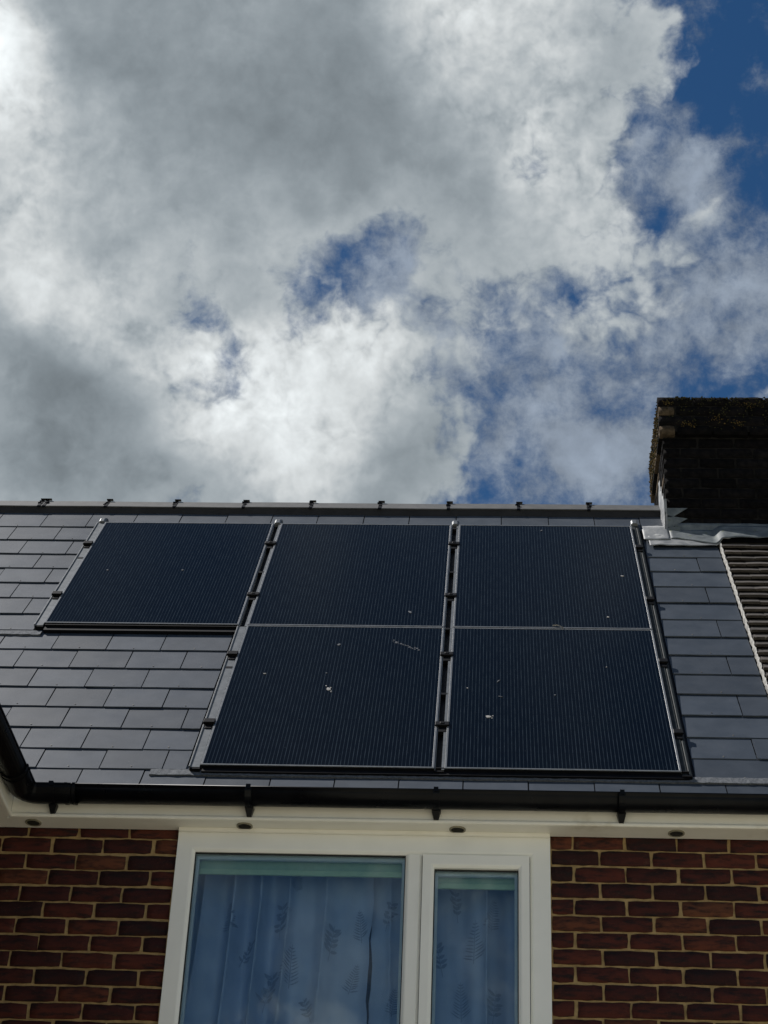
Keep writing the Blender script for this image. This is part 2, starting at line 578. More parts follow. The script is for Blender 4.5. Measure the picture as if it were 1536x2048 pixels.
def brick_mesh(w, h, var, mat, d=.03):
    key = (round(w, 3), round(h, 3), var, mat.name)
    if key in _brick_cache:
        return _brick_cache[key]
    r = random.Random(hash(key[:3]) & 0xffff)
    nx, nz = (6 if w > .15 else 3), 2
    mb = MB()
    j = lambda a: r.uniform(-a, a)
    pts = []
    for k in range(nz + 1):
        for i in range(nx + 1):
            x = w * i / nx
            z = h * k / nz
            edge = (i in (0, nx)) or (k in (0, nz))
            corner = (i in (0, nx)) and (k in (0, nz))
            x += j(.0022) if edge else j(.006)
            z += j(.0020) if edge else j(.004)
            y = (.0024 if edge else 0.0) + j(.0012)
            if corner and r.random() < .6:
                x += .0028 * (1 if i == 0 else -1)
                z += .0028 * (1 if k == 0 else -1)
            pts.append((x, y, z))
    fc = []
    W1 = nx + 1
    for k in range(nz):
        for i in range(nx):
            a = k * W1 + i
            fc.append((a, a + 1, a + 1 + W1, a + W1))
    ring = list(range(nx + 1)) + [k * W1 + nx for k in range(1, nz + 1)] + [nz * W1 + i for i in range(nx - 1, -1, -1)] + [k * W1 for k in range(nz - 1, 0, -1)]
    b = len(pts)
    for i in ring:
        pts.append((pts[i][0], d, pts[i][2]))
    for q in range(len(ring)):
        q2 = (q + 1) % len(ring)
        fc.append((ring[q], b + q, b + q2, ring[q2]))
    mb.add(pts, fc)
    me = mb.mesh('brick', mat)
    for p in me.polygons[:nx * nz]:
        p.use_smooth = True
    _brick_cache[key] = me
    return me


def lay(parent, x0, x1, xref, zref, zmin, zmax, rows, mat):
    """stretcher bond between x0 and x1; xref = a head joint in even rows, zref = centre of row 0 (downwards)"""
    for rw in rows:
        zc = zref - .075 * rw
        z0 = zc - .0325
        z1 = min(zc + .0325, zmax)
        if z1 - z0 < .012 or z0 < zmin - .06:
            continue
        ph = xref + (.1125 if rw % 2 else 0.0)
        k = math.floor((x0 - ph) / .225) - 1
        while True:
            a = ph + k * .225 + .005
            b = a + .215
            k += 1
            if a > x1:
                break
            a2, b2 = max(a, x0), min(b, x1)
            if b2 - a2 < .03:
                continue
            if b2 - a2 > .212:
                w, var = .215, rng.randrange(6)
            else:
                w, var = b2 - a2, 0
            dx, dz = rng.uniform(-.0035, .0035), rng.uniform(-.0022, .0022)
            o = link('brick', brick_mesh(w, z1 - z0, var, mat), parent,
                     Matrix.Translation((a2 + dx, rng.uniform(-.0015, .0015), z0 + dz)) @ Matrix.Rotation(rng.uniform(-.006, .006), 4, 'Y'))


lay(wall, WX1 + .004, X_PARTY - .006, 0.4707, 3.2726 + GZ, BRICK_BOTTOM, Z_SOF + .012, range(-4, 14), M['brick'])
lay(wall, X_WING + .004, WX0 - .004, -1.8219, 3.3636 + GZ, BRICK_BOTTOM, Z_SOF + .012, range(-3, 15), M['brick'])
lay(wall2, X_PARTY + .006, 2.25, 0.4707, 3.2726 + GZ, BRICK_BOTTOM, Z_SOF + .012, range(-4, 14), M['brick'])

# the rest of both bodies (back, sides, floor, ceiling) so that rooms are closed and dark
bx = MB()
bx.box(-5.0, X_PARTY - .002, 4.6, 4.8, 0, Z_SOF, 0)
bx.box(-5.0, -4.8, TH, 4.6, 0, Z_SOF, 0)
bx.box(-5.0, X_WING - .001, 0.02, TH, 0, Z_SOF, 0)
bx.build('rear_wall', M['far_brick'], house)
MB().box(X_PARTY - .20, X_PARTY - .003, TH + .001, 4.59, 0, Z_SOF - .05).build('party_wall', M['plaster'], house)
MB().box(-4.79, X_PARTY - .21, TH + .002, 4.58, Z_SOF - .06, Z_SOF - .01).build('ceiling', M['plaster'], house)
MB().box(-4.79, X_PARTY - .21, TH + .002, 4.58, 1.2 + GZ, 1.3 + GZ).build('upper_floor', M['plaster'], house)
bx = MB()
bx.box(X_PARTY + .001, 6.0, 4.6, 4.8, 0, Z_SOF, 0)
bx.box(6.001, 6.2, 0.0, 4.8, 0, Z_SOF, 0)
bx.build('rear_wall', M['far_brick'], house2)

# wing on the left: walls and shallow roof, just outside the picture
WING_Y = -2.3
wg = MB()
wg.box(X_WING - .27, X_WING, WING_Y, -.001, 0, Z_SOF, 0)
wg.box(-5.0, X_WING - .271, WING_Y, WING_Y + .27, 0, Z_SOF, 0)
wg.build('wing_wall', M['far_brick'], house)
WPITCH = math.radians(25)
XE, ZE = -2.075, 3.672 + GZ
wr = MB()
for i in range(9):
    a0, a1 = i * .25, i * .25 + .28
    t0, t1 = .012, 0.0
    p = []
    for a, t in ((a0, t0), (a1, t1)):
        for yy in (WING_Y - .05, 0.4 + a * .9):
            for d in (0, -.008):
                p.append(Vector((XE - a * math.cos(WPITCH), yy, ZE + a * math.sin(WPITCH) + t + d)))
    wr.add(p, [(0, 2, 6, 4), (1, 5, 7, 3), (0, 1, 3, 2), (4, 6, 7, 5), (0, 4, 5, 1), (2, 3, 7, 6)])
wr.build('wing_roof', M['slate'], house)
gx = XE - 9 * .25 * math.cos(WPITCH)
MB().prism([Vector((XE - .12, 0, Z_SOF + .001)), Vector((XE - .12, 0, ZE + .02)), Vector((gx, 0, ZE + 9 * .25 * math.sin(WPITCH) - .03)), Vector((gx, 0, Z_SOF + .001))],
           [Vector((0, WING_Y, 0)), Vector((0, WING_Y + .27, 0))]).build('wing_gable', M['far_brick'], house)

# fascia and soffit ---------------------------------------------------------
XA, XB = -2.111, X_PARTY


def eaves_board(parent, x0, x1):
    # fascia with a rounded lower nose
    prof = [(Y_FAS, Z_SOF + .125), (Y_FAS, Z_SOF + .020)]
    for k in range(7):
        a = math.pi * k / 6
        prof.append((Y_FAS - .006 + .0 - .008 * math.sin(a) + .006, Z_SOF + .010 + .010 * math.cos(a) - .0005))
    prof += [(Y_FAS + .018, Z_SOF - .0005), (Y_FAS + .018, Z_SOF + .125)]
    mb = MB().prism([Vector((0, y, z)) for y, z in prof], [Vector((x0, 0, 0)), Vector((x1, 0, 0))])
    mb.build('fascia', M['upvc'], parent)
    return MB().box(x0 - .0185, x1, Y_FAS + .0185, -.0015, Z_SOF + .001, Z_SOF + .010).build('soffit', M['upvc'], parent)


soffit = eaves_board(house, XA + .0005, XB - .0005)
eaves_board(house2, XB + .001, 6.1)
# wing boards run towards the camera
prof = [(0, .125), (0, .020)] + [(.008 * math.sin(math.pi * k / 6), .010 + .010 * math.cos(math.pi * k / 6) - .0005) for k in range(7)] + [(-.018, -.0005), (-.018, .125)]
MB().prism([Vector((XA + x, 0, Z_SOF + z)) for x, z in prof], [Vector((0, WING_Y, 0)), Vector((0, Y_FAS - .002, 0))]).build('fascia', M['upvc'], house)
MB().box(X_WING + .0015, XA - .0185, WING_Y, -.002, Z_SOF + .001, Z_SOF + .010).build('soffit', M['upvc'], house)

for px, py in ((65, 1641), (488, 1647), (915, 1657), (1352, 1670)):
    d = sight(px, py)
    p = EYE + d * ((Z_SOF - EYE.z) / d.z)
    y = -.058
    mb = MB()
    n = 28
    ringp = []
    for rr, zz in ((.036, .0), (.036, -.004), (.030, -.006), (.028, -.003)):
        ringp.append([Vector((rr * math.cos(2 * math.pi * k / n), rr * math.sin(2 * math.pi * k / n), zz)) for k in range(n)])
    pts = [q for rg in ringp for q in rg]
    fc = [(a * n + k, a * n + (k + 1) % n, (a + 1) * n + (k + 1) % n, (a + 1) * n + k) for a in range(3) for k in range(n)]
    mb.add(pts, fc, 0)
    mb.add([Vector((.0285 * math.cos(2 * math.pi * k / n), .0285 * math.sin(2 * math.pi * k / n), -.0032)) for k in range(n)], [tuple(range(n))], 1)
    for k in range(-3, 4):
        h = math.sqrt(.027 ** 2 - (k * .0072) ** 2)
        mb.box(-h, h, k * .0072 - .0012, k * .0072 + .0012, -.0052, -.0034, 1)
    mb.build('round_vent', [M['vent_rim'], M['vent_dark']], soffit, matrix=Matrix.Translation((p.x, y, Z_SOF + .001)))

# gutter --------------------------------------------------------------------
GR, GY, GZC = .056, Y_FAS - .057, 3.622 + GZ
XG = XA + .057


def half_round(r_out, r_in, lip=True):
    """profile as (out, up) pairs, out = away from the fascia"""
    n = 14
    o = [(-r_out * math.cos(math.pi * k / n), -r_out * math.sin(math.pi * k / n)) for k in range(n + 1)]
    i = [(-r_in * math.cos(math.pi * k / n), -r_in * math.sin(math.pi * k / n)) for k in range(n, -1, -1)]
    if lip:
        o += [(r_out + .004, .001), (r_out + .004, .008), (r_out - .002, .010)]
    return o + i


def sweep_x(mb, x0, x1, prof, mi=0):
    mb.prism([Vector((0, GY - a, GZC + b)) for a, b in prof], [Vector((x0, 0, 0)), Vector((x1, 0, 0))], mi)


gutter = MB()
sweep_x(gutter, XG + .16, XB, half_round(GR, GR - .003))
gutter = gutter.build('gutter', M['gutter'], house, smooth=False)
for p in gutter.data.polygons:
    p.use_smooth = len(p.vertices) == 4
gut2 = MB()
sweep_x(gut2, XB + .001, 6.1, half_round(GR, GR - .003))
gut2.build('gutter', M['gutter'], house2)
wgut = MB().prism([Vector((XG + a, 0, GZC + b)) for a, b in half_round(GR, GR - .003)],
                  [Vector((0, WING_Y, 0)), Vector((0, GY - .16, 0))])
wgut.build('gutter', M['gutter'], house)
# internal corner: mitred elbow with collars
cor = MB()
prof = half_round(GR + .004, GR)
path = []
RB = .07
cx_, cy_ = XG + RB, GY - RB
path.append((XG + .22, GY, 0.0))
for k in range(7):
    a = math.pi / 2 * k / 6
    path.append((cx_ - RB * math.sin(a), cy_ + RB * math.cos(a), a))
path.append((XG, GY - .22, math.pi / 2))
npf = len(prof)
pts = []
for x, y, a in path:
    # outward (away from fascia) direction turns from -Y to +X
    dx, dy = math.sin(a), -math.cos(a)
    for o_, u_ in prof:
        oo = min(o_, RB * .93) if 0 < a < math.pi / 2 - 1e-6 else o_
        pts.append(Vector((x + dx * oo, y + dy * oo, GZC + u_)))
fc = []
for k in range(len(path) - 1):
    for i in range(npf):
        j = (i + 1) % npf
        fc.append((k * npf + i, k * npf + j, (k + 1) * npf + j, (k + 1) * npf + i))
cor.add(pts, fc)
for xx in (XG + .19, XG + .225):
    sweep_x(cor, xx, xx + .014, half_round(GR + .007, GR + .002))
for yy in (GY - .19, GY - .225):
    cor.prism([Vector((XG + a, 0, GZC + b)) for a, b in half_round(GR + .007, GR + .002)], [Vector((0, yy, 0)), Vector((0, yy - .014, 0))])
cor.build('gutter_corner', M['gutter'], house)


def bracket(x, parent):
    mb = MB()
    sweep_x(mb, x - .014, x + .014, half_round(GR + .006, GR + .0005, False))
    # clip over the front lip and tapering leg down the fascia
    mb.box(x - .010, x + .010, GY - GR - .010, GY - GR + .006, GZC - .006, GZC + .015)
    yb, yf = Y_FAS - .001, Y_FAS - .040
    z0, z1 = GZC - GR + .004, GZC - GR - .034
    p = [Vector((x + sx * w, y, z)) for z, w, yy in ((z0, .020, yf), (z1, .010, yb - .016)) for sx, y in ((-1, yb), (1, yb), (1, yy), (-1, yy))]
    mb.add(p, [(0, 1, 2, 3), (4, 7, 6, 5), (0, 4, 5, 1), (1, 5, 6, 2), (2, 6, 7, 3), (3, 7, 4, 0)])
    return mb.build('bracket', M['gutter'], parent)


for px, py in ((103, 1606), (497, 1612), (872, 1620), (1244, 1630)):
    bracket(hit_y(px, py, GY).x, gutter)

# ------------------------------------------------------------------ slate roof
roof = MB()
V_RIDGE = 3.752
for x0, x1, par in ((-5.1, X_PARTY - .003, house),):
    pass
deck = MB()
deck.box(-5.1, X_PARTY - .002, -.18, V_RIDGE - .06, -.12, -.060, 0, rp)
apex = rp(0, V_RIDGE, -.03)
LB = V_RIDGE + .2
yb, zb = apex.y + LB * RC, apex.z - LB * RS
deck.add([Vector((-5.1, apex.y, apex.z)), Vector((X_PARTY - .002, apex.y, apex.z)), Vector((X_PARTY - .002, yb, zb)), Vector((-5.1, yb, zb)),
          Vector((-5.1, apex.y, apex.z - .1)), Vector((X_PARTY - .002, apex.y, apex.z - .1)), Vector((X_PARTY - .002, yb, zb - .1)), Vector((-5.1, yb, zb - .1))],
         [(0, 1, 2, 3), (7, 6, 5, 4), (0, 4, 5, 1), (2, 6, 7, 3), (0, 3, 7, 4), (1, 5, 6, 2)], 1)
roof = deck.build('roof', [M['deck'], M['slate']], house)

N_S = -.030                                          # level of the slate surface
_sl = {}


def slate_mesh(w, L):
    var = rng.randrange(3)
    key = (round(w, 3), round(L, 3), var)
    if key in _sl:
        return _sl[key]
    r = random.Random(hash(key) & 0xffff)
    t, tilt = .0060, .0092
    nx = 5
    mb = MB()
    pts = []
    for top in (1, 0):
        for row, vv in ((0, 0.0), (1, L)):
            for i in range(nx + 1):
                x = w * i / nx
                v = vv + (r.uniform(-.0012, .0012) if row == 0 else 0)
                n = -tilt * vv / .3 - (0 if top else t)
                if top and row == 0:
                    v += .0015
                pts.append((x, v, n))
    n1 = nx + 1
    fc = []
    for i in range(nx):
        fc.append((i, i + 1, n1 + i + 1, n1 + i))
        fc.append((2 * n1 + i, 3 * n1 + i, 3 * n1 + i + 1, 2 * n1 + i + 1))
        fc.append((i, 2 * n1 + i, 2 * n1 + i + 1, i + 1))
        fc.append((n1 + i, n1 + i + 1, 3 * n1 + i + 1, 3 * n1 + i))
    fc.append((0, n1, 3 * n1, 2 * n1))
    fc.append((nx, 2 * n1 + nx, 3 * n1 + nx, n1 + nx))
    mb.add(pts, fc)
    if w > .2:
        cx, q = w * .5, [(.0032 * math.cos(a * math.pi / 3), .0045 * math.sin(a * math.pi / 3)) for a in range(6)]
        mb.add([(cx + a, .022 + b, .0018) for a, b in q] + [(cx + a * 1.3, .022 + b * 1.3, -.002) for a, b in q],
               [(0, 1, 2, 3, 4, 5)] + [(i, 6 + i, 6 + (i + 1) % 6, (i + 1) % 6) for i in range(6)], 1)
    me = mb.mesh('slate', [M['slate'], M['rivet']])
    _sl[key] = me
    return me


def slate(x0, x1, v, L, gap=.0056):
    w = x1 - x0 - gap
    if w < .02:
        return
    mtx = ROOF @ Matrix.Translation((x0 + gap / 2, v + rng.uniform(-.0016, .0016), N_S + rng.uniform(-.0012, .0016))) \
        @ Matrix.Rotation(rng.uniform(-.0035, .0035), 4, 'Z') @ Matrix.Rotation(rng.uniform(-.004, .004), 4, 'Y')
    link('slate', slate_mesh(w, L), roof, mtx)


SP = .2868


def slate_row(x0, x1, v, L, phase):
    """one course from x0 to x1; cut pieces narrower than a third are joined to their neighbour"""
    js = []
    k = math.ceil((x0 - phase) / SP)
    while phase + k * SP < x1:
        js.append(phase + k * SP + rng.uniform(-.003, .003))
        k += 1
    js = [j for j in js if j - x0 > .07 and x1 - j > .085]
    e = [x0] + js + [x1]
    for a, b in zip(e, e[1:]):
        slate(a, b, v, L)


cv = lambda a: a * .9947 - .04                        # same sight line, other level
LEFT_V = [cv(a) for a in (-.158, .044, .252, .480, .718, .956, 1.196, 1.436, 1.698, 1.938, 2.182, 2.424, 2.664, 2.912, 3.162, 3.412)]
RAIL_L, RAIL_M = -2.452, -1.372
for i, v in enumerate(LEFT_V):
    L = (LEFT_V[i + 1] - v if i + 1 < len(LEFT_V) else .30) + .055
    k = i - 1
    ph = -2.153 - .007 * (5 - k) if k % 2 else -2.019 - .007 * (5 - k)
    left = max(-3.3, -2.10 - 1.75 * max(v + .12, 0) - .05)
    if i == 0:
        slate_row(left, X_PARTY - .008, v, .26, -2.13)
    elif i < 8:
        slate_row(left, RAIL_M, v, L, ph)
    elif v > 3.30:
        slate_row(left, .905, v, .31, ph)
    else:
        slate_row(left, RAIL_L, v, L, ph)
# slates right of the chimney-side rail, beside the neighbour's tiles
RIGHT_V = [cv(a) for a in (.022, .240, .470, .715, .962, 1.210, 1.458, 1.705, 1.955, 2.205, 2.455, 2.706, 2.945)]
for i, v in enumerate(RIGHT_V):
    L = (RIGHT_V[i + 1] - v if i + 1 < len(RIGHT_V) else .26) + .055
    x0, x1 = .900, 1.338
    if i % 2 == 1:
        j = 1.193 + rng.uniform(-.008, .008)
        slate(x0, j, v, L)
        slate(j, x1, v, L)
    else:
        slate(x0, x1, v, L)
# piece between rail and chimney under the ridge
slate(.905, 1.052, 3.40, .30)

# weathered strips along the lower edge of the panels
for x0, x1, va in ((-1.53, X_PARTY - .01, cv(.008)), (-2.78, -2.40, cv(1.648))):
    mb = MB()
    n = int((x1 - x0) / .02)
    pts = []
    for i in range(n + 1):
        x = x0 + (x1 - x0) * i / n
        lo = va - .022 + rng.uniform(-.003, .003)
        hi = va + .030
        top = N_S + .004
        pts += [rp(x, lo, N_S - .008), rp(x, lo, top + rng.uniform(-.0015, .0015)), rp(x, hi, top + rng.uniform(-.0015, .001)), rp(x, hi, N_S - .012)]
    fc = []
    for i in range(n):
        for q in range(3):
            fc.append((i * 4 + q, i * 4 + q + 1, i * 4 + 5 + q, i * 4 + 4 + q))
    mb.add(pts, fc)
    mb.build('flashing_strip', M['strip'], roof)

# black trays under the panels with an upstand along their lower edge, partly standing in for the panels' shadow
PW, PH, PG, PP = 1.0490, 1.6717, .0117, 1.0954
PX = {0: -.2092, -1: -.2092 - PP, -2: -.2092 - 2 * PP}
mb = MB()
mb.box(PX[-1] - .052, PX[0] + PW + .060, .012, 3.372, -.0400, -.0365, 0, rp)
mb.box(PX[-1] + .008, PX[0] + PW + .034, -.036, .0055, -.050, -.016, 0, rp)  # black lip below the panels, partly standing in for their shadow
mb.box(PX[-2] + .008, PX[-1] - .053, PH + PG - .066, PH + PG - .0225, -.050, -.016, 0, rp)  # same lip and painted shadow under the upper left panel
mb.box(PX[-2] - .052, PX[-1] - .053, PH + PG - .010, 3.372, -.0400, -.0365, 0, rp)
mb.box(PX[-1] + .008, PX[0] + PW + .034, .006, .0115, -.050, -.004, 0, rp)
mb.box(PX[-2] + .008, PX[-1] - .053, PH + PG - .022, PH + PG - .016, -.050, -.004, 0, rp)
mb.build('roof_tray', M['tray'], house)

# ridge ---------------------------------------------------------------------
RY, RZ = 2.255, 6.832 + GZ
clip_x = [-3.29, -2.86] + [hit_y(px, 1012, RY - .05).x for px in (80, 213, 350, 488, 622, 760, 897, 1037, 1177)]
ends = clip_x + [1.075]
ridge = part('ridge', house)
for a, b in zip(ends, ends[1:]):
    mb = MB()
    dy, dz, th = .080, .090, .016
    tail = .006
    prof = [(0, 0), (-dy, -dz), (-dy, -dz - tail), (-dy + .018, -dz - tail), (-dy + .018, -dz - .006), (0, -.022),
            (dy - .018, -dz - .006), (dy - .018, -dz - tail), (dy, -dz - tail), (dy, -dz)]
    z_j = rng.uniform(-.002, .002)
    mb.prism([Vector((0, RY + y, RZ + z + z_j)) for y, z in prof], [Vector((a + .004, 0, 0)), Vector((b - .004, 0, rng.uniform(-.003, .003)))])
    mb.build('ridge_tile', M['ridge'], ridge, bevel=.0015)
for x in clip_x:
    mb = MB()
    # black union with a raised screw cap
    prof = [(0, .003), (-.083, -.090), (-.083, -.104), (0, -.012), (.083, -.104), (.083, -.090)]
    mb.prism([Vector((0, RY + y, RZ + z)) for y, z in prof], [Vector((x - .010, 0, 0)), Vector((x + .010, 0, 0))])
    for k in range(3):
        yy = rng.uniform(-.06, .0)
        zz = -abs(yy) * 1.3
        sx = rng.uniform(-.014, .014)
        mb.box(x + sx - .009, x + sx + .009, RY + yy - .008, RY + yy + .008, RZ + zz - .004, RZ + zz + rng.uniform(.006, .011))
    mb.box(x - .014, x + .026, RY - .010, RY + .010, RZ + .008, RZ + .013)
    mb.box(x - .006, x + .006, RY - .006, RY + .006, RZ - .004, RZ + .012)
    mb.build('ridge_clip', M['clamp'], ridge)
# ventilating roll, its black front standing in for the ridge tiles' shadow
mb = MB()
prof = [(0, -.030), (-.074, -.096), (-.074, -.155), (.074, -.155), (.074, -.096)]
mb.prism([Vector((0, RY + y, RZ + z)) for y, z in prof], [Vector((-5.0, 0, 0)), Vector((1.05, 0, 0))])
mb.build('ridge_shade_roll', M['deck'], ridge)

# ------------------------------------------------------------------ neighbour's tiled roof
d2 = MB()
d2.box(X_PARTY + .002, 6.1, -.18, V_RIDGE - .06, -.12, -.062, 0, rp)
d2.add([Vector((X_PARTY + .002, apex.y, apex.z)), Vector((6.1, apex.y, apex.z)), Vector((6.1, yb, zb)), Vector((X_PARTY + .002, yb, zb)),
        Vector((X_PARTY + .002, apex.y, apex.z - .1)), Vector((6.1, apex.y, apex.z - .1)), Vector((6.1, yb, zb - .1)), Vector((X_PARTY + .002, yb, zb - .1))],
       [(0, 1, 2, 3), (7, 6, 5, 4), (0, 4, 5, 1), (2, 6, 7, 3), (0, 3, 7, 4), (1, 5, 6, 2)], 1)
roof2 = d2.build('roof', [M['deck'], M['tile']], house2)
TG, TW = .1015, .166
_tl = {}


def tile_mesh(w, var):
    key = (round(w, 3), var)
    if key in _tl:
        return _tl[key]
    r = random.Random(var * 91 + int(w * 1000))
    nx, L, t = 4, .17, .016
    sag = r.uniform(.000, .0025)
    pts = []
    for top in (1, 0):
        for vv in (0.0, L):
            for i in range(nx + 1):
                u = i / nx
                c = sag * (1 - (2 * u - 1) ** 2)
                pts.append((w * u, vv + (r.uniform(-.002, .002) if vv == 0 else 0), -.042 * vv / L + c - (0 if top else t)))
    n1 = nx + 1
    fc = []
    for i in range(nx):
        fc += [(i, i + 1, n1 + i + 1, n1 + i), (2 * n1 + i, 3 * n1 + i, 3 * n1 + i + 1, 2 * n1 + i + 1),
               (i, 2 * n1 + i, 2 * n1 + i + 1, i + 1), (n1 + i, n1 + i + 1, 3 * n1 + i + 1, 3 * n1 + i)]
    fc += [(0, n1, 3 * n1, 2 * n1), (nx, 2 * n1 + nx, 3 * n1 + nx, n1 + nx)]
    me = MB().add(pts, fc).mesh('roof_tile', M['tile'])
    _tl[key] = me
    return me


row_n = 0
v = 3.02
while v > -.2:
    x = X_PARTY + .012
    first = TW * (.62 if row_n % 2 else 1.0)
    # laid one by one over the part in and beside the picture
    while x < (2.05 if v > .9 else 1.9):
        w = first if first else TW
        first = None
        mtx = ROOF @ Matrix.Translation((x, v + rng.uniform(-.005, .005), -.006 + rng.uniform(-.0025, .0025))) @ Matrix.Rotation(rng.uniform(-.008, .008), 4, 'Z') \
            @ Matrix.Rotation(rng.uniform(-.006, .006), 4, 'Y')
        link('roof_tile', tile_mesh(w - .003, rng.randrange(5)), roof2, mtx)
        x += w
    v -= TG
    row_n += 1
# the tiles further right and up to the ridge, outside the picture
far = MB()
rw = 0
v = 3.60
while v > -.2:
    x0 = 2.06 if v <= 3.09 else 2.32
    x = x0 + (TW * .5 if rw % 2 else 0)
    while x < 5.9:
        far.add([rp(x, v, -.006), rp(x + TW - .003, v, -.006), rp(x + TW - .003, v + .17, -.048), rp(x, v + .17, -.048),
                 rp(x, v, -.022), rp(x + TW - .003, v, -.022)], [(0, 1, 2, 3), (0, 4, 5, 1)])
        x += TW
    v -= TG
    rw += 1
far = far.build('far_roof_tiles', M['tile'], roof2)
far['kind'] = 'stuff'
mb = MB()
prof = [(0, 0), (-.080, -.104), (-.080, -.134), (.080, -.134), (.080, -.104)]
mb.prism([Vector((0, RY + y, RZ + z)) for y, z in prof], [Vector((2.34, 0, 0)), Vector((6.1, 0, 0))])
mb.build('ridge', M['ridge'], house2)
# wavy pale mortar fillet down the joint between slates and tiles
mb = MB()
n = 150
pts = []
for i in range(n + 1):
    v = -.17 + 3.27 * i / n
    ph = (v / TG) % 1.0
    wob = .006 * (1 - ph) + rng.uniform(-.002, .002)
    xa = X_PARTY - .004 + rng.uniform(-.002, .002) + wob
    xb = X_PARTY + .004 + wob * .8 + rng.uniform(-.002, .002)
    h = -.014 + .004 * math.sin(ph * math.pi) + rng.uniform(-.002, .002)
    pts += [rp(xa - .001, v, N_S - .01), rp(xa, v, h - .006), rp(xb, v, h), rp(xb + .005, v, -.055)]
fc = []
for i in range(n):
    for q in range(3):
        fc.append((i * 4 + q, i * 4 + q + 1, i * 4 + 5 + q, i * 4 + 4 + q))
mb.add(pts, fc).build('mortar_verge', M['verge'], house2)

# ------------------------------------------------------------------ chimney
CX0, CX1, CY0, CY1 = 1.058, 2.30, 2.000, 2.720
CZ1 = 7.475 + GZ
CZ0 = 6.2 + GZ
chim = MB()
chim.box(CX0 + .006, CX1 - .006, CY0 + .006, CY1 - .006, CZ0, CZ1 - .02)
chim.box(CX0 - .014, CX1 + .014, CY0 - .024, CY1 + .024, CZ1 - .272, CZ1 - .012)
chimney = chim.build('chimney', M['soot_mortar'], house)


def chim_brick(x, y, z, w, h, side, mat):
    me = brick_mesh(w, h, rng.randrange(5), mat, .05)
    if side == 'front':
        mt_ = Matrix.Translation((x, y, z))
    else:                                               # left face: brick length runs along Y
        mt_ = Matrix.Translation((x, y + w, z)) @ Matrix.Rotation(-math.pi / 2, 4, 'Z')
    link('brick', me, chimney, mt_ @ Matrix.Rotation(rng.uniform(-.01, .01), 4, 'Y'))


zz = CZ1 - .002
row = 0
while zz > CZ0 + .02:
    over = .030 if row < 4 else 0.0
    ox = .020 if row < 4 else 0.0
    if row == 4:
        zz -= .004
    z0 = zz - .066
    x = CX0 - ox
    first = True
    while x < CX1 + ox - .02:
        w = (.103 if row % 2 else .216) if first else .216
        w = min(w, CX1 + ox - x)
        mt_ = M['soot_brick']
        if row in (1, 3) and first:
            mt_ = M['pale_brick']
        if row == 2 and abs(x - 1.38) < .11:
            mt_ = M['pale_brick']
        chim_brick(x, CY0 - over, z0, w - .003, .066, 'front', mt_)
        x += w + .010
        first = False
    y = CY0 - over + .052
    first = True
    while y < CY1 + over - .03:
        w = (.165 if row % 2 else .052) if first else .216
        w = min(w, CY1 + over - y)
        chim_brick(CX0 - ox, y, z0, w - .003, .066, 'left', M['pale_brick'] if rng.random() < .35 else M['soot_brick'])
        y += w + .010
        first = False
    zz -= .076
    row += 1

# moss and lichen on the top courses (uncountable tufts)
mo = MB()
mr = random.Random(5)


def tuft(c, r):
    s = [Vector((mr.gauss(0, 1), mr.gauss(0, 1), mr.gauss(0, 1))).normalized() * r * mr.uniform(.6, 1.2) for _ in range(6)]
    a = [c + Vector((r, 0, 0)) + s[0] * .3, c + Vector((-r, 0, 0)) + s[1] * .3, c + Vector((0, r, 0)) + s[2] * .3, c + Vector((0, -r, 0)) + s[3] * .3,
         c + Vector((0, 0, r * .7)) + s[4] * .3, c + Vector((0, 0, -r)) + s[5] * .3]
    mo.add(a, [(0, 2, 4), (2, 1, 4), (1, 3, 4), (3, 0, 4), (2, 0, 5), (1, 2, 5), (3, 1, 5), (0, 3, 5)])


for _ in range(240):
    tuft(Vector((mr.uniform(CX0 + .02, CX1), CY0 - .030 + mr.uniform(-.006, .05), CZ1 - .006 + mr.uniform(-.006, .004))), mr.uniform(.004, .010))
for _ in range(420):
    q = mr.random() ** 2
    tuft(Vector((mr.uniform(CX0 + .03, CX1), CY0 - .033, CZ1 - .01 - q * .25)), mr.uniform(.002, .007))
for _ in range(200):
    tuft(Vector((CX0 - .021, mr.uniform(CY0, CY1), CZ1 - mr.uniform(.0, .28))), mr.uniform(.002, .007))
mo = mo.build('moss', M['moss'], chimney)
mo['kind'] = 'stuff'
mo = MB()
for _ in range(330):
    tuft(Vector((CX0 - .021, CY0 + (CY1 - CY0) * mr.random() ** .8, CZ1 - mr.uniform(.0, .28))), mr.uniform(.003, .009))
for cx_l, cz_l, sp in ((1.40, .175, .03), (1.10, .05, .02), (1.22, .22, .03), (1.62, .06, .05), (1.52, .21, .03)):
    for _ in range(26):
        tuft(Vector((cx_l + mr.gauss(0, sp), CY0 - .032, CZ1 - cz_l + mr.gauss(0, .014))), mr.uniform(.002, .006))
mo = mo.build('lichen', M['lichen'], chimney)
mo['kind'] = 'stuff'

# leadwork -------------------------------------------------------------------


